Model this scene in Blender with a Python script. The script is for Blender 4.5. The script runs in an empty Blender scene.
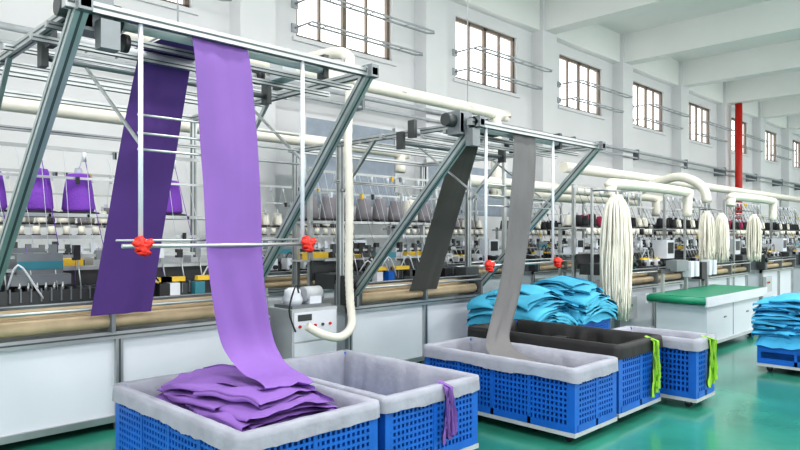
import bpy, bmesh, math, random
from mathutils import Vector, Matrix, noise
random.seed(7)
S=bpy.context.scene
S.view_settings.view_transform='Standard'
S.view_settings.exposure=0.0
try: S.view_settings.look='Medium High Contrast'
except Exception: pass

# ---------------- materials ----------------
MATS={}
def mat(name,col,rough=0.5,metal=0.0,var=0.08,scale=6.0,bump=0.0,bscale=60,trans=0.0):
    m=bpy.data.materials.new(name); m.use_nodes=True
    nt=m.node_tree; b=nt.nodes['Principled BSDF']
    b.inputs['Roughness'].default_value=rough; b.inputs['Metallic'].default_value=metal
    tc=nt.nodes.new('ShaderNodeTexCoord')
    n=nt.nodes.new('ShaderNodeTexNoise'); n.inputs['Scale'].default_value=scale; n.inputs['Detail'].default_value=3
    nt.links.new(tc.outputs['Object'],n.inputs['Vector'])
    r=nt.nodes.new('ShaderNodeValToRGB')
    r.color_ramp.elements[0].position=0.3; r.color_ramp.elements[1].position=0.7
    r.color_ramp.elements[0].color=(*[max(0,c*(1-var)) for c in col],1)
    r.color_ramp.elements[1].color=(*[min(1,c*(1+var)) for c in col],1)
    nt.links.new(n.outputs['Fac'],r.inputs['Fac']); nt.links.new(r.outputs['Color'],b.inputs['Base Color'])
    if bump>0:
        n2=nt.nodes.new('ShaderNodeTexNoise'); n2.inputs['Scale'].default_value=bscale
        nt.links.new(tc.outputs['Object'],n2.inputs['Vector'])
        bp=nt.nodes.new('ShaderNodeBump'); bp.inputs['Strength'].default_value=bump; bp.inputs['Distance'].default_value=0.01
        nt.links.new(n2.outputs['Fac'],bp.inputs['Height']); nt.links.new(bp.outputs['Normal'],b.inputs['Normal'])
    MATS[name]=m; return name
WALL=mat('wall_paint',(0.75,0.75,0.775),0.8,var=0.03,scale=0.6)
CEIL=mat('ceiling_paint',(0.84,0.84,0.84),0.85,var=0.02,scale=0.5)
FLOOR=mat('green_epoxy',(0.034,0.205,0.150),0.17,var=0.3,scale=1.1,bump=0.06,bscale=5)
ALU=mat('aluminium',(0.46,0.48,0.49),0.35,0.7)
STEEL=mat('green_steel',(0.40,0.45,0.46),0.38,0.6)
SLOT=mat('dark_slot',(0.08,0.10,0.11),0.5,0.3)
WHITE=mat('white_panel',(0.64,0.67,0.74),0.45,var=0.03,scale=1.5)
CREAM=mat('cream_pipe',(0.74,0.71,0.64),0.45,var=0.04)
BEIGE=mat('beige_roller',(0.46,0.36,0.24),0.5,var=0.15)
BLACK=mat('black_plastic',(0.02,0.02,0.025),0.4)
DGREY=mat('dark_grey_metal',(0.07,0.075,0.08),0.4,0.4)
GREY=mat('mid_grey_metal',(0.22,0.24,0.26),0.4,0.5)
LGREY=mat('light_grey_paint',(0.45,0.47,0.5),0.5)
RED=mat('red_plastic',(0.60,0.022,0.012),0.4)
YEL=mat('yellow_plastic',(0.75,0.50,0.05),0.45)
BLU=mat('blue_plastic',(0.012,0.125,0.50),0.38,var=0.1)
BLU_SHADE=mat('blue_plastic_shaded',(0.004,0.04,0.22),0.5)  # crate blue darkened, so the lattice holes look shaded inside
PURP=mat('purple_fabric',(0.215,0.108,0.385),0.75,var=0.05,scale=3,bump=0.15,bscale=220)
PURP_SHADE=mat('purple_fabric_shaded',(0.135,0.060,0.28),0.8,var=0.05,scale=3,bump=0.15,bscale=220)  # same purple cloth, shade of the rear run put into the colour
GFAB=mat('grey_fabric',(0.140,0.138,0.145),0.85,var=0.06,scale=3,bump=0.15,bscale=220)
GFAB_SHADE=mat('grey_fabric_shaded',(0.10,0.093,0.087),0.85,var=0.06,scale=3,bump=0.15,bscale=220)  # darker copy of the grey cloth, shading painted in for its rear run
LIN=mat('liner_cloth',(0.30,0.31,0.37),0.85,var=0.12,scale=5,bump=0.4,bscale=22)
BLIN=mat('black_liner_cloth',(0.015,0.015,0.017),0.6,var=0.2)
TURQ=mat('turquoise_fabric',(0.07,0.40,0.60),0.8,var=0.12,scale=4,bump=0.2)
CYAN=mat('cyan_fabric',(0.06,0.38,0.66),0.8,var=0.12,scale=4,bump=0.2)
LIME=mat('lime_cloth',(0.30,0.58,0.06),0.7)
YPUR=mat('purple_yarn',(0.23,0.07,0.50),0.8,bump=0.6,bscale=90)
YGRY=mat('grey_yarn',(0.25,0.235,0.26),0.8,bump=0.4,bscale=120)
YRED=mat('red_yarn',(0.38,0.03,0.10),0.8)
YBLK=mat('black_yarn',(0.02,0.02,0.024),0.8)
YWHT=mat('white_yarn',(0.80,0.77,0.69),0.85,bump=0.3,bscale=150)
GREEN=mat('green_belt',(0.015,0.23,0.13),0.4)
SCREEN=mat('screen_cloth',(0.30,0.34,0.41),0.8)
FRAME=mat('window_frame',(0.20,0.16,0.13),0.5)
TEAL=mat('machine_teal',(0.04,0.20,0.26),0.45)

# ---------------- builder ----------------
class B:
    def __init__(s): s.bm=bmesh.new(); s.mats=[]
    def mi(s,m):
        if m not in s.mats: s.mats.append(m)
        return s.mats.index(m)
    def face(s,vs,m,smooth=False):
        try: f=s.bm.faces.new(vs)
        except ValueError: return
        f.material_index=s.mi(m); f.smooth=smooth
    def box(s,x0,x1,y0,y1,z0,z1,m):
        v=[s.bm.verts.new(p) for p in [(x0,y0,z0),(x1,y0,z0),(x1,y1,z0),(x0,y1,z0),(x0,y0,z1),(x1,y0,z1),(x1,y1,z1),(x0,y1,z1)]]
        for q in [(3,2,1,0),(4,5,6,7),(0,1,5,4),(1,2,6,5),(2,3,7,6),(3,0,4,7)]: s.face([v[i] for i in q],m)
    def beam(s,p,q,w,h,m,slot=None):
        p=Vector(p);q=Vector(q);d=(q-p).normalized()
        up=Vector((0,0,1)) if abs(d.z)<0.95 else Vector((0,1,0))
        a=d.cross(up).normalized(); u=a.cross(d).normalized()
        def bx(w,h,mm,e=0):
            vs=[]
            for c in (p+d*e,q-d*e):
                for i,j in((-1,-1),(1,-1),(1,1),(-1,1)): vs.append(s.bm.verts.new(c+a*i*w/2+u*j*h/2))
            for f in [(3,2,1,0),(4,5,6,7),(0,1,5,4),(1,2,6,5),(2,3,7,6),(3,0,4,7)]: s.face([vs[i] for i in f],mm)
        bx(w,h,m)
        if slot: bx(w+0.004,h*0.2,slot,0.01); bx(w*0.2,h+0.004,slot,0.01)
    def tube(s,pts,r,m,seg=10,smooth=3,rf=None,caps=True):
        pts=[Vector(p) for p in pts]
        if smooth>1 and len(pts)>2:
            out=[];n=len(pts)
            for i in range(n-1):
                p0=pts[max(i-1,0)];p1=pts[i];p2=pts[i+1];p3=pts[min(i+2,n-1)]
                for k in range(smooth):
                    t=k/smooth
                    out.append(0.5*((2*p1)+(p2-p0)*t+(2*p0-5*p1+4*p2-p3)*t*t+(3*p1-p0-3*p2+p3)*t**3))
            out.append(pts[-1]); pts=out
        rings=[];prev=None
        for i,p in enumerate(pts):
            d=(pts[min(i+1,len(pts)-1)]-pts[max(i-1,0)]).normalized()
            if prev is None:
                a=d.cross(Vector((0,0,1)) if abs(d.z)<0.9 else Vector((1,0,0))).normalized()
            else:
                a=(prev-d*prev.dot(d)).normalized()
            prev=a; b=d.cross(a)
            rr=r*(rf(i,len(pts)) if rf else 1)
            rings.append([s.bm.verts.new(p+(a*math.cos(2*math.pi*k/seg)+b*math.sin(2*math.pi*k/seg))*rr) for k in range(seg)])
        for i in range(len(rings)-1):
            for k in range(seg):
                s.face([rings[i][k],rings[i][(k+1)%seg],rings[i+1][(k+1)%seg],rings[i+1][k]],m,True)
        if caps:
            s.face(rings[0][::-1],m); s.face(rings[-1],m)
    def cyl(s,p,q,r,m,seg=12): s.tube([p,q],r,m,seg,1)
    def lathe(s,c,prof,m,seg=16):
        rings=[[s.bm.verts.new((c[0]+r*math.cos(2*math.pi*k/seg),c[1]+r*math.sin(2*math.pi*k/seg),c[2]+z)) for k in range(seg)] for r,z in prof]
        for i in range(len(rings)-1):
            for k in range(seg):
                s.face([rings[i][k],rings[i][(k+1)%seg],rings[i+1][(k+1)%seg],rings[i+1][k]],m,True)
        s.face(rings[0][::-1],m); s.face(rings[-1],m)
    def grid(s,rows,m,close=False,smooth=True):
        V=[[s.bm.verts.new(p) for p in r] for r in rows]
        for i in range(len(V)-1):
            n=len(V[i])
            for k in range(n if close else n-1):
                s.face([V[i][k],V[i][(k+1)%n],V[i+1][(k+1)%n],V[i+1][k]],m,smooth)
    def blob(s,c,rx,ry,rz,m,amp=0.2,seed=0,sub=3):
        r=bmesh.ops.create_icosphere(s.bm,subdivisions=sub,radius=1)
        for v in r['verts']:
            k=1+amp*noise.noise(v.co*1.8+Vector((seed*7.1,seed,0)))
            v.co=Vector((c[0]+v.co.x*rx*k,c[1]+v.co.y*ry*k,c[2]+v.co.z*rz*k))
        fs=set(f for v in r['verts'] for f in v.link_faces)
        for f in fs: f.material_index=s.mi(m); f.smooth=True
    def done(s,name,loc=(0,0,0),fixn=True):
        if fixn: bmesh.ops.recalc_face_normals(s.bm,faces=s.bm.faces)
        me=bpy.data.meshes.new(name); s.bm.to_mesh(me); s.bm.free()
        for m in s.mats: me.materials.append(MATS[m])
        o=bpy.data.objects.new(name,me); o.location=loc
        S.collection.objects.link(o); return o
def inst(o,name,loc):
    c=bpy.data.objects.new(name,o.data); c.location=loc; S.collection.objects.link(c); return c

# ---------------- room ----------------
X0,X1,Y0,Y1,ZC=-5.0,48.0,-6.0,10.0,7.9
b=B(); b.box(X0-.3,X1+.3,Y0-.3,Y1+.3,-0.2,0,FLOOR); b.done('floor')
b=B(); b.box(X0-.3,X1+.3,Y0-.3,Y1+.3,ZC,ZC+.2,CEIL); b.done('ceiling')
WZ0,WZ1=5.2,6.7
wins=[2.66+4.6*k for k in range(-1,10)]
wins=[w for w in wins if w>X0+.5 and w+2.5<X1-.5]
b=B()
b.box(X0,X1,Y1,Y1+.3,0,WZ0,WALL); b.box(X0,X1,Y1,Y1+.3,WZ1,ZC,WALL)
xs=X0
for w in wins:
    b.box(xs,w,Y1,Y1+.3,WZ0,WZ1,WALL); xs=w+2.5
b.box(xs,X1,Y1,Y1+.3,WZ0,WZ1,WALL)
for w in wins:
    x=w-1.05; b.box(x-.35,x+.35,Y1-.35,Y1,0,ZC,WALL)
b.done('wall_north')
b=B()
b.box(X0,X1,Y0-.3,Y0,0,0.9,WALL); b.box(X0,X1,Y0-.3,Y0,6.8,ZC,WALL)
for k in range(12):
    x=X0+k*4.75; b.box(x,min(x+.7,X1),Y0-.3,Y0,0.9,6.8,WALL)
b.done('wall_south')
b=B(); b.box(X0-.3,X0,Y0,Y1,0,1,WALL); b.box(X0-.3,X0,Y0,Y1,6.8,ZC,WALL)
for k in range(4): b.box(X0-.3,X0,Y0+k*5.1,min(Y0+k*5.1+.7,Y1),1,6.8,WALL)
b.done('wall_west')
b=B(); b.box(X1,X1+.3,Y0,Y1,0,ZC,WALL); b.done('wall_east')
for i,w in enumerate(wins):
    b=B(); y0,y1=Y1+.08,Y1+.15
    b.box(w,w+2.5,y0,y1,WZ0,WZ0+.08,FRAME); b.box(w,w+2.5,y0,y1,WZ1-.08,WZ1,FRAME)
    for xx,wd in ((w,.08),(w+.6,.04),(w+1.2,.09),(w+1.83,.04),(w+2.42,.08)): b.box(xx,xx+wd,y0,y1,WZ0,WZ1,FRAME)
    b.box(w-.1,w+2.6,Y1-.06,Y1+.1,WZ0-.08,WZ0,WALL)
    b.done('window_%d'%(i+1))
for w in wins:
    b=B()
    for z,y,ex in ((5.8,9.25,.5),(5.35,9.45,.35)):
        b.tube([(w-.05,Y1,z),(w-.05,y,z),(w+2.5+ex,y,z),(w+2.6+ex,y+.08,z),(w+2.5+ex,y+.18,z),(w-.0,y+.18,z)],.02,LGREY,6,1)
        b.box(w-.12,w+.02,Y1-.04,Y1,z-.08,z+.08,LGREY)
        for q in range(5): b.cyl((w+.3+q*.5,y,z),(w+.3+q*.5,y+.18,z),.01,LGREY,5)
    b.done('window_rail')
for i,w in enumerate(wins):
    x=w-1.05
    b=B(); b.box(x-.25,x+.25,Y0,Y1-.35,7.0,ZC,CEIL); b.done('trim_%d'%(i+1))
b=B(); b.box(X0,X1,Y1-.25,Y1,7.0,ZC,CEIL); b.done('trim_20')
b=B(); b.box(X0,X1,Y1-.05,Y1,0,.15,LGREY); b.done('baseboard_north')
b=B()
b.cyl((X0,9.58,4.2),(X1,9.58,4.2),.05,LGREY,8)
b.cyl((X0,9.58,4.0),(X1,9.58,4.0),.03,LGREY,8)
for k in range(12): b.box(k*4+.5,k*4+.56,9.53,Y1,3.95,4.28,GREY)
b.done('wall_conduit')
b=B(); b.cyl((29.35,9.3,0),(29.35,9.3,ZC),.14,RED,12)
b.lathe((29.35,9.3,0),[(.22,0),(.22,.03),(.14,.04)],RED); b.lathe((29.35,9.3,3),[(.14,0),(.19,.01),(.19,.06),(.14,.07)],RED)
b.done('fire_standpipe')

# ---------------- lights ----------------
def area(x,y,z,sx,sy,e,nm='ceiling_light'):
    l=bpy.data.lights.new(nm,'AREA'); l.shape='RECTANGLE'; l.size=sx; l.size_y=sy; l.energy=e; l.color=(1,.98,.95)
    o=bpy.data.objects.new('lamp',l); o.location=(0,0,-.03)
    bb=B(); bb.box(-sx/2-.05,sx/2+.05,-sy/2-.05,sy/2+.05,0,.08,WHITE)
    for q in (-sx/3,sx/3): bb.cyl((q,0,.08),(q,0,ZC-z),.01,GREY,6)
    h=bb.done(nm,(x,y,z)); S.collection.objects.link(o); o.parent=h
for x in (0,5.5,12,20,30,40):
    for y in (-2.5,2.2,):
        area(x,y,6.9,2.2,.5,205)
w=bpy.data.worlds.new('sky'); S.world=w; w.use_nodes=True
bg=w.node_tree.nodes['Background']; bg.inputs[0].default_value=(1.0,.985,.96,1); bg.inputs[1].default_value=2.45

# ---------------- crates ----------------
def perim(x0,x1,y0,y1,r,step=.03):
    pts=[]
    segs=[((x0+r,y0),(x1-r,y0),(0,-1)),((x1,y0+r),(x1,y1-r),(1,0)),((x1-r,y1),(x0+r,y1),(0,1)),((x0,y1-r),(x0,y0+r),(-1,0))]
    cors=[(x1-r,y0+r,-90),(x1-r,y1-r,0),(x0+r,y1-r,90),(x0+r,y0+r,180)]
    for (a,c,n),(cx,cy,an) in zip(segs,cors):
        L=math.hypot(c[0]-a[0],c[1]-a[1]); k=max(2,int(L/step))
        for i in range(k): t=i/k; pts.append((a[0]+(c[0]-a[0])*t,a[1]+(c[1]-a[1])*t,n[0],n[1]))
        for i in range(5):
            q=math.radians(an+90*i/5); pts.append((cx+r*math.cos(q),cy+r*math.sin(q),math.cos(q),math.sin(q)))
    return pts
def hang(b,m,sx,sy,nx,ny,zr,L,wd,seed):
    for q in range(3):
        off=(q-1)*wd*.5; rows=[]
        for i in range(15):
            tt=i/14; row=[]
            for j in range(7):
                v=(j/6-.5)*wd*(1.0-.35*math.sin(tt*3+q)); k=noise.noise(Vector((j*.9,tt*5,seed+q*3)))
                out=.042+.012*q+.018*math.sin(j*2.1+q)+.02*k
                lat=v+off*(.6+.2*tt)+.012*math.sin(tt*5+q*2)
                if i==0: out=-.03
                z=zr+.02-(L*(1-.07*q))*tt
                row.append((sx+nx*out+abs(ny)*lat,sy+ny*out+abs(nx)*lat,z))
            rows.append(row)
        b.grid(rows,m)
def crate(x0,x1,y0,y1,zr,liner,strap=None,seed=0,liner_drop=.09,dolly=True,zb=.10):
    b=B()
    t=.02
    for x in (x0,x1-.05):
        for y in (y0,y1-.05): b.box(x,x+.05,y,y+.05,zb,zr,BLU)
    def wall(horiz,c,a0,a1,sgn):
        def bx(u0,u1,z0,z1,dep=t,off=0,m=BLU):
            lo,hi=(c-off,c+dep-off) if sgn<0 else (c-dep+off,c+off)
            if horiz: b.box(u0,u1,lo,hi,z0,z1,m)
            else: b.box(lo,hi,u0,u1,z0,z1,m)
        bx(a0,a1,zr-.07,zr,.03,.006); bx(a0,a1,zb,zb+.05,.03,.004)
        n=max(2,round((a1-a0)/.34))
        for i in range(1,n): u=a0+(a1-a0)*i/n; bx(u-.014,u+.014,zb,zr,.03,.004)
        n=round((a1-a0)/.036)
        for i in range(n): u=a0+(a1-a0)*(i+.5)/n; bx(u-.008,u+.008,zb,zr)
        m=8
        for i in range(1,m+1):
            z=zb+.05+(zr-.07-zb-.05)*i/(m+.5); bx(a0,a1,z-.008,z+.008,t,.001)
    wall(True,y0,x0+.04,x1-.04,-1); wall(True,y1,x0+.04,x1-.04,1)
    wall(False,x0,y0+.04,y1-.04,-1); wall(False,x1,y0+.04,y1-.04,1)
    i0=.028
    b.box(x0+i0,x1-i0,y0+i0,y0+i0+.004,zb,zr-.02,BLU_SHADE); b.box(x0+i0,x1-i0,y1-i0-.004,y1-i0,zb,zr-.02,BLU_SHADE)  # panels behind the lattice, colour darkened to stand for shade in the holes
    b.box(x0+i0,x0+i0+.004,y0+i0,y1-i0,zb,zr-.02,BLU_SHADE); b.box(x1-i0-.004,x1-i0,y0+i0,y1-i0,zb,zr-.02,BLU_SHADE)
    b.box(x0+.01,x1-.01,y0+.01,y1-.01,zb,zb+.02,BLU)
    if dolly:
        b.box(x0-.005,x1+.005,y0-.005,y1+.005,zb-.032,zb-.002,LGREY)
        for x in (x0+.10,x1-.10):
            for y in (y0+.10,y1-.10):
                b.cyl((x-.014,y,.032),(x+.014,y,.032),.032,BLACK,12); b.box(x-.022,x+.022,y-.018,y+.018,.035,.07,GREY)
    if liner:
        P=perim(x0,x1,y0,y1,.035); rows=[]
        prof=[(-.10,zb+.06-zr),(-.085,-.25),(-.075,-.14),(-.058,-.05),(-.042,-.008),(-.028,.006),(.008,.008),(.018,.002),(.021,-.03),(.023,-liner_drop)]
        for j,(o,dz) in enumerate(prof):
            row=[]
            for i,(x,y,nx,ny) in enumerate(P):
                k=noise.noise(Vector((x*9,y*9,seed+j*.25)))
                kk=noise.noise(Vector((x*18,y*18,seed+j*.15)))
                k2=noise.noise(Vector((x*3,y*3,seed*3.1)))
                if j<4: oo=o+k*.02+kk*.015
                elif j<7: oo=o+(kk*.004 if j==4 else 0)
                else: oo=o+.003+abs(kk)*.012*(j-6)*.4
                zz=zr+dz+(k2*.016+kk*.008 if j==len(prof)-1 else (abs(k)*.005 if j>3 else 0))
                row.append((x+nx*oo,y+ny*oo,zz))
            rows.append(row)
        b.grid(rows,liner,True)
    if strap:
        m,sx,sy,nx,ny,L,wd=strap; hang(b,m,sx,sy,nx,ny,zr,L,wd,seed)
    return b.done('laundry_crate',fixn=True)
def sheet_fold(b,cx,cy,z0,ang,L,W,layers,dz,m,sd,lim,droop=.35):
    """one cloth accordion-folded into soft leaves"""
    x0,x1,y0,y1=lim; ca,sa=math.cos(ang),math.sin(ang); path=[]; rnd=random.Random(sd)
    for i in range(layers):
        d=1 if i%2==0 else -1; oA=rnd.uniform(-.05,.05); sk=rnd.uniform(-.12,.12)
        for t in range(15): path.append((d*(-L/2+L*t/14)+oA*t/14,i*dz,sk))
        for a in (30,70,110,150): path.append((d*(L/2+.5*dz*math.sin(math.radians(a)))+oA,i*dz+dz*.5*(1-math.cos(math.radians(a))),sk))
    rows=[]
    for (u,z,sk) in path:
        row=[]
        for j in range(15):
            v=-W/2+W*j/14
            vv=v+sk*u
            n1=noise.noise(Vector((u*3+sd,vv*3,z*12))); n2=noise.noise(Vector((u*3,vv*3+sd,z*10+5)))
            cr=noise.noise(Vector((u*9+vv*5,vv*3-u*2,sd*1.7+z*6)))
            x=cx+ca*u-sa*vv+n2*.05; y=cy+sa*u+ca*vv+n1*.05
            x=min(max(x,x0+.004*j/14),x1); y=min(max(y,y0),y1)
            row.append((x,y,z0+z-droop*(u*u+vv*vv)*.8+n1*.022+cr*.022))
        rows.append(row)
    b.grid(rows,m)
def pile(name,x0,x1,y0,y1,zb,zt,m,seed,tiers=3,cols=2,L=.5,W=.42,layers=4,dz=.022,shrink=.3,droop=.35):
    b=B(); rnd=random.Random(seed)
    cx,cy=(x0+x1)/2,(y0+y1)/2; hx,hy=(x1-x0)/2,(y1-y0)/2
    rows=[]; N=30
    for i in range(N):
        row=[]
        for j in range(N):
            u=-1+2*i/(N-1); v=-1+2*j/(N-1)
            h=(1-abs(u)**5)*(1-abs(v)**5)
            k=noise.noise(Vector((u*hx*7,v*hy*7,seed)))
            row.append((cx+u*hx*.97,cy+v*hy*.97,zb+(zt-zb)*.62*h+k*.03))
        rows.append(row)
    b.grid(rows,m)
    H=zt-zb
    for t in range(tiers):
        f=t/max(1,tiers-1); sc=1-shrink*f
        nc=cols if t<tiers-1 else max(1,cols-1)
        for q in range(nc):
            px=cx+rnd.uniform(-1,1)*hx*.25*sc
            py=cy+(q-(nc-1)/2)*2*hy*sc/nc+rnd.uniform(-.05,.05)
            l=min(L,2*hx)*rnd.uniform(.85,1.05)*(sc+.1); w=min(W,2*hy/nc*1.15)*rnd.uniform(.9,1.1)
            ang=rnd.uniform(-.35,.35)
            sheet_fold(b,px,py,zb+H*(.30+.5*f),ang,l,w,layers,dz,m,seed*31+t*7+q,(x0,x1,y0,y1),droop)
    return b.done(name,fixn=False)

crate(1.65,2.54,2.72,4.2,.55,LIN,seed=1)
crate(2.62,3.48,2.74,4.11,.55,LIN,strap=(PURP,3.12,2.74,0,-1,.38,.035),seed=2)
crate(4.12,4.74,2.38,3.82,.55,LIN,seed=3)
crate(4.82,5.58,2.4,3.9,.63,BLIN,strap=(LIME,5.36,2.4,0,-1,.5,.035),seed=4,liner_drop=.1)
crate(5.72,6.14,2.15,2.95,.60,LIN,strap=(LIME,5.93,2.15,0,-1,.44,.035),seed=5)
pile('purple_fabric_pile',1.77,2.43,2.84,4.08,.36,.64,PURP,11,tiers=4,cols=3,L=.56,W=.5,layers=3,dz=.026,shrink=.25)
pile('grey_fabric_pile',4.24,4.62,2.5,3.72,.22,.44,GFAB,14)
pile('black_fabric_pile',4.95,5.46,2.52,3.78,.25,.54,BLIN,15,tiers=3,cols=3)
crate(6.0,6.85,3.95,4.85,.48,None,seed=6)
crate(6.9,7.7,3.95,4.85,.48,None,seed=7)
pile('turquoise_fabric_pile',5.93,6.87,3.88,4.90,.46,.95,TURQ,21,tiers=5,cols=2,L=.9,W=.6,layers=3,dz=.034,shrink=.4,droop=.8)
pile('turquoise_fabric_pile',6.89,7.76,3.88,4.90,.46,1.02,TURQ,22,tiers=5,cols=2,L=.85,W=.6,layers=3,dz=.034,shrink=.4,droop=.8)
crate(7.85,8.9,1.55,2.3,.30,None,seed=8)
pile('cyan_fabric_pile',7.80,8.95,1.50,2.35,.29,.88,CYAN,23,tiers=6,cols=2,L=1.05,W=.5,layers=4,dz=.03,shrink=.2)

# ---------------- fabric strips ----------------
def strip(name,rows,m,sub=8,nx=11,wr=.006,sd=1):
    n=len(rows); P=[]
    R=[(Vector(a),Vector(c)) for a,c in rows]
    def cr(a,i,t):
        p0=R[max(i-1,0)][a];p1=R[i][a];p2=R[i+1][a];p3=R[min(i+2,n-1)][a]
        return 0.5*((2*p1)+(p2-p0)*t+(2*p0-5*p1+4*p2-p3)*t*t+(3*p1-p0-3*p2+p3)*t**3)
    for i in range(n-1):
        for k in range(sub): P.append((cr(0,i,k/sub),cr(1,i,k/sub)))
    P.append(R[-1])
    b=B(); g=[]
    for a,c in P:
        row=[]
        for j in range(nx):
            p=a.lerp(c,j/(nx-1)); k=noise.noise(Vector((j*.45,p.z*1.2,sd)))
            low=max(0,1-p.z/1.6)
            k2=noise.noise(Vector((j*.5,p.z*3+p.y*3,sd+7)))
            row.append(p+Vector((k2*.02*low,k*wr*4+k2*.045*low,k*.004+(k2*.014 if p.z<.75 else 0))))
        g.append(row)
    b.grid(g,m)
    return b.done(name)
strip('purple_fabric_strip',[((1.80,3.56,2.69),(2.16,3.56,2.69)),((1.815,3.50,2.60),(2.18,3.50,2.60)),((1.85,3.5,2.25),(2.22,3.5,2.25)),((1.88,3.5,1.8),(2.26,3.5,1.8)),
  ((1.9,3.5,1.4),(2.28,3.5,1.4)),((1.94,3.5,1.1),(2.31,3.5,1.1)),((1.99,3.5,.87),(2.35,3.48,.85)),((2.03,3.44,.75),(2.37,3.42,.74)),((2.04,3.32,.69),(2.37,3.30,.68)),((2.04,3.18,.675),(2.36,3.16,.665)),
  ((2.03,3.09,.65),(2.35,3.07,.64)),((2.01,3.18,.63),(2.34,3.16,.62)),((1.97,3.4,.635),(2.32,3.4,.625)),((1.95,3.5,.615),(2.31,3.52,.605)),((1.93,3.38,.60),(2.30,3.38,.59)),((1.93,3.05,.59),(2.32,3.02,.58)),((1.95,2.93,.55),(2.34,2.92,.54))],PURP)
strip('shaded_purple_fabric_strip',[((1.79,5.02,.90),(2.25,5.02,.90)),((1.79,4.63,1.75),(2.2,4.63,1.75)),((1.8,4.27,2.56),(2.17,4.27,2.56)),((1.8,4.15,2.69),(2.16,4.15,2.69)),((1.8,3.8,2.705),(2.16,3.8,2.705)),((1.8,3.56,2.695),(2.16,3.56,2.695))],PURP_SHADE)  # rear run of the purple web, shaded by its colour
strip('grey_fabric_strip',[((4.98,3.56,2.48),(5.34,3.56,2.48)),((4.97,3.5,2.40),(5.33,3.5,2.40)),((4.92,3.48,2.0),(5.29,3.48,2.0)),((4.84,3.48,1.5),(5.2,3.48,1.5)),((4.7,3.45,1.1),(5.05,3.44,1.1)),((4.50,3.4,.78),(4.84,3.38,.78)),((4.33,3.32,.58),(4.64,3.3,.59)),((4.28,3.15,.49),(4.6,3.1,.49)),((4.28,2.85,.43),(4.58,2.8,.43))],GFAB,sd=4)
strip('shaded_grey_fabric_strip',[((5.17,5.02,.88),(5.62,5.02,.88)),((5.1,4.65,1.6),(5.5,4.65,1.6)),((5.03,4.27,2.34),(5.38,4.27,2.34)),((5.0,4.15,2.48),(5.35,4.15,2.48)),((4.98,3.56,2.485),(5.34,3.56,2.485))],GFAB_SHADE)  # grey web behind the rollers, its shade is in the material colour

# ---------------- gantry frames ----------------
def gantry(xl,xr,zt,hx0,hx1,rz,base_z=.80,dxl=0,name='fabric_takeup_gantry'):
    b=B(); yf,yb=3.5,5.25
    for x,dx in ((xl,dxl),(xr,-.03)):
        b.beam((x+dx,5.16,base_z),(x,yf-.04,zt+.03),.07,.07,STEEL,SLOT)
        b.beam((x+.0,yf-.08,zt),(x,yb+.9,zt),.05,.05,ALU,SLOT)
        b.box(x-.035,x+.035,yf-.08,yf+.04,zt-.04,zt+.05,GREY)
        b.beam((x,yb+.05,0.76),(x,yb+.05,zt),.06,.06,ALU,SLOT)
        b.beam((x,yb+.85,0.76),(x,yb+.85,zt),.05,.05,ALU,SLOT)
        b.beam((x,yb-.5,zt),(x,yb,zt-.5),.03,.03,ALU)
    for y,z,w in ((yf,zt,.055),(yf+.28,zt-.05,.035),(4.05,zt-.06,.035),(4.6,zt,.035),(4.9,zt-.03,.03),(yb+.05,zt,.05),(yb+.05,zt-.4,.03),(yb+.85,zt,.05)):
        b.beam((xl-.08,y,z),(xr+.08,y,z),w,w,ALU,SLOT)
    for y,z,r in ((3.6,zt-.02,.032),(4.15,zt-.01,.03),(4.30,zt-.10,.02)):
        b.cyl((hx0-.25,y,z),(hx1+.25,y,z),r,GREY if r<.03 else LGREY,12)
        for x in (hx0-.25,hx1+.25): b.box(x-.02,x+.02,y-.04,y+.04,z-.06,z+.1,DGREY)
    mx=hx0-.12
    b.box(mx-.16,mx+.0,3.56,3.70,zt-.1,zt+.10,GREY); b.cyl((mx-.26,3.64,zt+.02),(mx-.16,3.64,zt+.02),.055,DGREY,14)
    b.cyl((mx+.0,3.62,zt+.0),(mx+.05,3.62,zt+.0),.08,BLACK,16); b.box(mx-.1,mx,3.47,3.55,zt-.2,zt-.05,GREY)
    b.cyl((mx+.06,3.60,zt-.12),(mx+.09,3.60,zt-.12),.05,BLACK,14)
    b.box(hx1+.12,hx1+.24,3.9,4.06,zt-.04,zt+.10,LGREY); b.cyl((hx1+.05,4.15,zt),(hx1+.1,4.15,zt),.06,BLACK,14)
    for k in range(5): b.cyl((hx0+.1+k*.2,3.62,zt+.06),(hx0+.1+k*.2,4.6,zt+.06),.007,ALU,6)
    for x in (hx0,hx1):
        b.cyl((x,yf,zt-.02),(x,yf,rz-.03),.014,WHITE,8)
        b.box(x-.02,x+.02,yf-.02,yf+.02,rz-.03,rz+.03,ALU)
        b.beam((x,yf,rz+.55),(x,4.3,zt-.12),.015,.015,ALU)
    b.cyl((hx0-.1,yf,rz),(hx1+.1,yf,rz),.012,ALU,8)
    b.cyl((hx0-.1,yf+.08,rz+.03),(hx1+.1,yf+.08,rz+.03),.007,ALU,8)
    for k,dz in enumerate((.53,.62,.72)): b.cyl((hx0,yf+.04,rz+dz),(hx1,yf+.04,rz+dz),.007,ALU,8)
    for x,s in ((hx0-.0,-1),(hx1+.0,1)):
        c=(x+s*.01,yf-.045,rz)
        b.blob(c,.042,.035,.045,RED,.6,3)
        for a in range(3):
            q=a*2.1+.6
            b.blob((c[0]+.035*math.cos(q),c[1]-.01,c[2]+.035*math.sin(q)),.032,.022,.02,RED,.6,a,2)
    return b.done(name)
gantry(1.20,3.17,2.67,1.51,2.59,1.44,dxl=-.1)
gantry(4.41,6.53,2.46,4.56,5.64,1.23)

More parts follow.
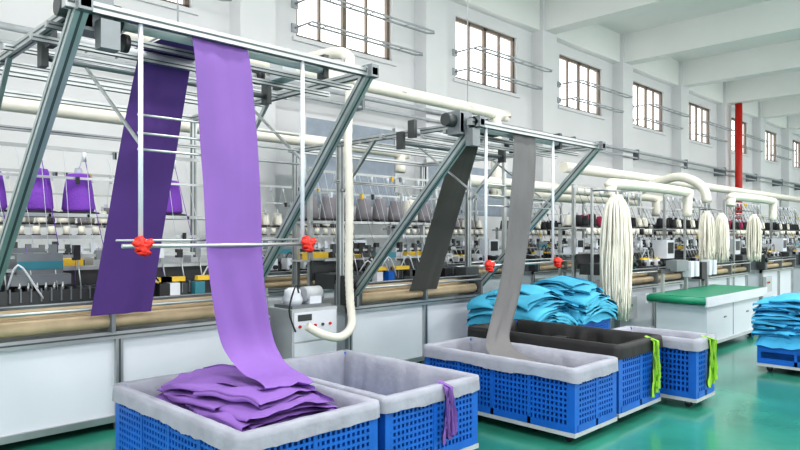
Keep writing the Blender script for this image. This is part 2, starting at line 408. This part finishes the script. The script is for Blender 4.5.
# ---------------- knitting machines ----------------
def cone(b,x,y,z,m,r=.11,h=.26):
    b.lathe((x,y,z-.015),[(r*1.25,0),(r*1.3,.012),(r*1.1,.02)],BLACK,14)
    b.lathe((x,y,z),[(r*.9,.005),(r,.03),(r*.92,h*.45),(r*.74,h*.92),(r*.68,h*.98),(r*.3,h)],m,18)
    b.lathe((x,y,z+h*.98),[(r*.3,0),(r*.22,.05),(r*.2,.055)],WHITE,10)
def machine(W,cols,seed,big=True,depth=.95,conex=None,zs=1.62,cr=.12,ch=.32,rr=.045):
    rnd=random.Random(seed); b=B()
    b.box(.03,W-.03,.03,depth-.03,.08,.70,WHITE)
    for x in [0,W*.52,W-.06]:
        b.box(x,x+.055,-.005,.05,0.0,.76,ALU); b.box(x+.02,x+.035,-.008,0,.02,.74,SLOT)
        b.box(x,x+.055,depth-.05,depth,0,.76,ALU)
    b.box(0,W,-.01,depth,.70,.76,ALU); b.box(0,W,0,.05,.06,.11,ALU); b.box(0,W,-.014,-.01,.725,.737,SLOT)
    b.cyl((.12,.03,.785+rr),(W-.12,.03,.785+rr),rr,BEIGE,16); b.cyl((.12,.03+rr*2.3,.90),(W-.12,.03+rr*2.3,.90),rr,BEIGE,16)
    b.cyl((.05,-.06,.95),(W-.05,-.06,.95),.014,ALU,8); b.cyl((.05,-.04,1.0),(W-.05,-.04,1.0),.010,GREY,8)
    for x in (.06,W*.5,W-.09):
        b.box(x,x+.03,-.07,.3,.76,1.02,GREY); b.cyl((x-.02,.05,.83),(x+.055,.05,.83),.03,DGREY,10)
    b.box(-.02,.14,-.06,.1,.78,1.08,DGREY); b.cyl((.06,-.06,.98),(.06,-.1,.98),.05,BLACK,12)
    b.box(W-.3,W-.05,.0,.16,.98,1.1,DGREY)
    b.box(.05,W-.05,.28,.62,.92,1.08,DGREY); b.box(.05,W-.05,.24,.28,.90,.98,GREY)
    for i in range(int(W/.07)):
        x=.08+i*.07
        if x<W-.1: b.box(x,x+.010,.27,.40,1.0,1.10,GREY)
    for i in range(4):
        x=.15+rnd.random()*(W-.6); b.box(x,x+.22,.24,.3,1.10,1.14,YEL)
    for i in range(9):
        x=.1+rnd.random()*(W-.4); b.box(x,x+.09,.2,.28,.98,1.09,rnd.choice([BLU,WHITE,WHITE,TEAL,BLACK,DGREY]))
    for z,y in ((1.22,.4),(1.32,.4),(1.22,.6)): b.box(.02,W-.02,y,y+.025,z,z+.025,ALU)
    b.box(.02,W-.02,.63,.66,1.0,1.22,DGREY)
    cx=W*.30
    b.box(cx,cx+.42,.32,.66,1.12,1.20,GREY); b.box(cx+.05,cx+.37,.35,.6,1.20,1.36,GREY); b.box(cx+.05,cx+.37,.345,.35,1.24,1.30,TEAL)
    for i in range(6): b.cyl((cx+.06+i*.06,.33,1.14),(cx+.06+i*.06,.33,1.06),.012,ALU,6)
    for i in range(16):
        x=.12+i*(W-.3)/15; b.box(x,x+.05,.39,.44,1.30,1.30+rnd.uniform(.05,.13),rnd.choice([DGREY,GREY,BLACK,WHITE])); b.cyl((x+.025,.38,1.3),(x+.025,.3,1.08),.006,ALU,5)
    for i in range(5):
        x=.1+rnd.random()*(W-.5); pts=[(x,.3,1.1),(x+.05,.22,1.2+rnd.random()*.1),(x+.18,.25,1.1),(x+.25,.3,1.0)]
        b.tube(pts,.008,rnd.choice([BLACK,WHITE]),5,4)
    if not big:
        b.box(W-.42,W-.12,.10,.34,1.12,1.42,WHITE); b.box(W-.38,W-.16,.095,.10,1.2,1.38,BLACK); b.box(W-.30,W-.22,.2,.26,1.08,1.12,GREY)
        for i in range(6):
            x=.15+i*(W-.9)/5; b.box(x,x+.12,.12,.26,1.02,1.02+rnd.uniform(.08,.18),rnd.choice([WHITE,WHITE,LGREY,DGREY])); b.cyl((x+.06,.11,1.06),(x+.06,.07,1.06),.03,BLACK,10)
        for i in range(14):
            x=.1+i*(W-.25)/13
            b.cyl((x,.5,1.5),(x,.5,1.51),.05,BLACK,10); b.cyl((x,.5,1.51),(x,.5,1.60),.035,rnd.choice([YWHT,YWHT,cols[0]]),10)
        b.box(.1,.5,-.05,.02,.3,.62,LGREY); b.cyl((.2,-.05,.5),(.2,-.07,.5),.02,RED,8); b.cyl((.3,-.05,.5),(.3,-.07,.5),.02,GREEN,8)
    for x in (.04,W-.08):
        b.box(x,x+.045,.7,.745,.76,2.25,ALU); b.box(x,x+.04,depth-.02,depth+.02,.76,zs+.04,ALU)
    b.box(0,W,.66,.69,zs-.03,zs,ALU); b.box(0,W,1.0,1.03,zs-.03,zs,ALU); b.box(0,W,.5,.52,1.47,1.5,ALU)
    for i in range(int(W/.3)+1):
        x=.03+i*.3
        if x<W: b.box(x,x+.02,.66,1.03,zs-.03,zs-.005,ALU)
    n=int(W/.25) if big else int(W/.21); r=cr if big else .08; h=ch if big else .19
    xsn=conex or [.15+i*(W-.3)/(n-1) for i in range(n)]
    for i,x in enumerate(xsn):
        c=rnd.choice(cols)
        cone(b,x,.84,zs+.015,c,r*rnd.uniform(.95,1.05),h*rnd.uniform(.88,1.06))
        if not big: cone(b,x+.1,.64,zs+.015,rnd.choice(cols),r*.75,h*.8)
        b.cyl((x,.84,zs+h),(x,.72,2.2),.003,WHITE,4)
        b.cyl((x,.72,2.2),(x+.05,.42,1.42),.003,cols[0],4)
        b.cyl((x,.70,2.2),(x,.70,2.12),.016,WHITE,8)
    if big:
        for i in range(16):
            x=.12+i*(W-.25)/15
            b.cyl((x,.70,2.2),(x+rnd.uniform(-.06,.06),.42,1.40),.0025,WHITE,4)
            b.cyl((x,.42,1.40),(x+rnd.uniform(-.03,.03),.36,1.10),.0025,cols[0],4)
    b.box(0,W,.70,.715,2.2,2.23,ALU); b.box(0,W,.50,.51,1.95,1.97,ALU)
    for i in range(12):
        x=rnd.random()*(W-.1); z,y=rnd.choice([(1.95,.5),(2.2,.7),(1.5,.5)])
        b.box(x,x+.025,y-.025,y,z-.04,z+.02,rnd.choice([WHITE,BLACK,GREY,YEL]))
    b.box(.0,W,.68,1.0,1.20,1.22,LGREY)
    for i in range(int(W/.3)):
        x=.1+i*.3; b.box(x,x+.22,.72,.92,1.22,1.22+rnd.uniform(.04,.10),rnd.choice([YEL,YEL,LGREY,WHITE,DGREY]))
    return b
m1=machine(2.9,[YPUR],5,conex=[.50,.84,1.18,1.52,1.98,2.32],zs=1.68,cr=.135,ch=.36,rr=.06).done('knitting_machine',(.5,5.1,0))
m2=machine(2.2,[YGRY,YGRY,YWHT],6,zs=1.66,cr=.10,ch=.27,rr=.058).done('knitting_machine',(4.35,5.1,0))
mA=machine(2.3,[YBLK,YRED,YBLK,YWHT],8,big=False).done('knitting_machine',(8.6,4.3,0))
mB=machine(2.3,[YBLK,YBLK,YWHT],9,big=False).done('knitting_machine',(11.8,4.3,0))
mC=machine(2.3,[YWHT,YGRY,YWHT],12,big=False)
mC=mC.done('knitting_machine',(1.2,7.4,0))
for i,x in enumerate((15,18.2,21.4,24.6,27.8)): inst(mB if i%2 else mA,'knitting_machine',(x,4.3,0))
for i,x in enumerate((4.6,8.0,11.2,14.4,17.6,20.8,24,27.2)): inst((mC if i<2 else (mA if i%2 else mB)),'knitting_machine',(x,7.4,0))

# ---------------- control cabinet between machines ----------------
b=B()
b.box(3.58,4.12,5.0,5.4,.12,.80,LGREY); b.box(3.60,4.10,4.99,5.0,.5,.77,WHITE); b.box(3.60,4.10,4.99,5.0,.15,.48,WHITE)
for i in range(5): b.cyl((3.66+i*.09,4.99,.64),(3.66+i*.09,4.975,.64),.014,RED if i%2==0 else DGREY,10)
b.box(3.64,3.8,4.985,4.99,.69,.75,DGREY)
for x in (3.63,4.07):
    for y in (5.05,5.35): b.cyl((x,y,0),(x,y,.12),.03,BLACK,8)
b.box(3.62,4.08,5.05,5.35,.80,.83,GREY)
b.lathe((3.73,5.2,.83),[(.09,0),(.10,.05),(.08,.10),(.08,.14),(.04,.16)],WHITE)
b.cyl((3.85,5.2,.92),(4.05,5.2,.92),.075,LGREY,14); b.box(3.88,4.02,5.12,5.28,.83,.9,WHITE)
b.tube([(3.73,5.1,.95),(3.62,5.0,1.02),(3.55,5.0,.8),(3.6,4.97,.6)],.009,BLACK,6,4)
b.done('control_cabinet')
b=B()
b.tube([(4.24,4.95,3.0),(4.22,4.95,2.4),(4.24,4.95,1.8),(4.23,4.95,1.2),(4.23,4.93,.85),(4.18,4.85,.62),(4.0,4.80,.53),(3.8,4.82,.57),(3.66,4.88,.66)],.04,CREAM,12,14,rf=lambda i,n:1+.08*(i%2))
b.cyl((4.24,4.95,3.0),(4.24,4.95,3.28),.05,CREAM,14)
b.tube([(4.24,4.95,3.25),(4.24,5.2,3.36),(4.24,6.3,3.4),(4.3,6.42,3.4)],.06,CREAM,14,4)
b.done('corrugated_hose')
# ---------------- ducts ----------------
b=B()
b.tube([(2.0,6.5,3.5),(8.5,6.5,3.5),(8.7,6.5,3.45),(8.75,6.5,3.2),(8.75,6.5,2.4),(8.85,6.5,2.2),(9.1,6.5,2.2),(14,6.5,2.2)],.09,CREAM,14,3)
for x in (3.2,5.0,6.5,8.0): b.tube([(x,6.5,3.5),(x,6.5,3.51)],.11,CREAM,14,1)
for x in (3.2,8.0): b.cyl((x,6.5,3.5),(x,6.5,ZC),.01,LGREY,6)
b.done('ventilation_duct')
b=B()
b.tube([(1.0,7.0,2.75),(2.5,7.0,2.75),(6.8,7.0,2.75),(7.0,7.0,2.7),(7.0,7.0,2.45)],.08,CREAM,14,3)
b.done('ventilation_duct')
b=B()
b.tube([(7.2,5.9,2.28),(13.2,5.9,2.28),(13.5,5.9,2.2),(13.5,5.9,1.9)],.085,CREAM,14,3)
b.tube([(9.5,5.7,2.62),(16,5.7,2.62),(24,5.7,2.62)],.09,CREAM,14,1)
b.tube([(12.4,5.9,2.28),(12.5,5.5,2.5),(12.5,5.0,2.6),(12.5,4.6,2.4),(12.5,4.5,2.1)],.085,CREAM,14,4)
for x in (8,12,16,22): b.beam((x,5.8,0),(x,5.8,2.6),.05,.05,ALU)
b.done('ventilation_duct')
for (x,y,l) in ((8.3,4.22,2.45),(12.6,4.1,2.3)):
    b=B(); b.tube([(x-.1,y,2.02),(x-.05,y,2.14),(x+.15,y,2.2),(x+l,y,2.2),(x+l+.1,y,2.12),(x+l+.1,y,1.8)],.075,CREAM,12,4)
    b.beam((x+l*.6,y+.6,0),(x+l*.6,y+.6,2.2),.05,.05,ALU); b.beam((x+l*.6,y+.6,2.2),(x+l*.6,y,2.2),.04,.04,ALU); b.done('ventilation_duct')
# screens
b=B(); b.box(6.3,8.4,8.5,8.54,2.0,3.4,SCREEN)
for x in (6.3,8.36): b.box(x,x+.05,8.48,8.56,0,3.45,ALU)
b.done('partition_screen')
b=B(); b.box(9.2,12.5,8.5,8.54,1.9,2.9,SCREEN)
for x in (9.2,12.46): b.box(x,x+.05,8.48,8.56,0,2.95,ALU)
b.done('partition_screen')
# yarn skeins
def skein(x,y,zt,zb,r,seed,n=110,sr=.009):
    b=B(); rnd=random.Random(seed)
    for i in range(n):
        a=rnd.random()*6.28; rr=r*math.sqrt(rnd.random())
        dx,dy=math.cos(a)*rr,math.sin(a)*rr; e=zb+rnd.uniform(0,.25)*(zt-zb)
        b.tube([(x+dx*.3,y+dy*.3,zt),(x+dx*.7,y+dy*.7,zt-.1*(zt-zb)),(x+dx*.9+rnd.uniform(-.02,.02),y+dy*.9,zt-.35*(zt-zb)),(x+dx*.95+rnd.uniform(-.03,.03),y+dy*.9,(zt+zb)/2-.1),(x+dx*.9+rnd.uniform(-.04,.04),y+dy*.8,e)],sr,YWHT,5,3)
    b.cyl((x,y,zt-.03),(x,y,zt+.03),r*.35,YWHT,10)
    b.tube([(x,y,zt),(x,y,zt+.08)],.012,GREY,6,1)
    b.tube([(x,y,zt+.08),(x,y+.2,zt+.1),(x,y+.35,zt+.1)],.012,GREY,6,1)
    b.beam((x,y+.35,0),(x,y+.35,zt+.14),.03,.03,ALU)
    b.done('yarn_skein')
skein(8.12,4.08,2.0,.36,.22,1,260,.011)
skein(10.95,3.95,1.86,1.04,.13,2)
skein(11.6,3.95,1.84,1.04,.13,3)
skein(13.3,3.95,1.86,1.0,.14,4)
# green conveyor table
b=B()
b.box(8.45,10.8,3.05,3.80,.66,.72,GREEN); b.box(8.43,10.82,3.03,3.06,.60,.72,WHITE); b.box(8.43,10.82,3.79,3.82,.60,.72,WHITE)
b.cyl((8.45,3.05,.67),(8.45,3.8,.67),.045,GREEN,12); b.cyl((10.8,3.05,.67),(10.8,3.8,.67),.045,GREEN,12)
b.box(8.6,10.65,3.1,3.75,.12,.60,WHITE); b.box(8.58,10.67,3.08,3.77,.09,.13,LGREY)
b.box(9.55,9.56,3.095,3.1,.14,.58,GREY); b.box(9.2,9.28,3.09,3.1,.4,.42,GREY); b.box(10.1,10.18,3.09,3.1,.4,.42,GREY)
for x in (8.7,10.55):
    for y in (3.18,3.68): b.cyl((x-.02,y,.045),(x+.02,y,.045),.045,BLACK,10)
for x in (8.8,9.6,10.4): b.box(x,x+.04,3.74,3.78,.72,1.0,ALU)
b.box(8.7,10.6,3.73,3.78,.98,1.03,DGREY); b.box(9.0,9.4,3.64,3.79,1.0,1.15,GREY); b.box(9.9,10.1,3.64,3.79,.85,1.1,BLACK)
for x in (9.5,9.7,10.2,10.4): b.box(x,x+.1,3.64,3.76,.9,1.12,WHITE)
b.done('conveyor_table')

# ---------------- camera ----------------
c=bpy.data.cameras.new('camera'); c.lens=29.385; c.sensor_width=36; c.shift_y=0.0125; c.clip_end=200
o=bpy.data.objects.new('camera',c); o.location=(0,0,1.5); o.rotation_euler=(math.radians(90),0,math.radians(-45))
S.collection.objects.link(o); S.camera=o
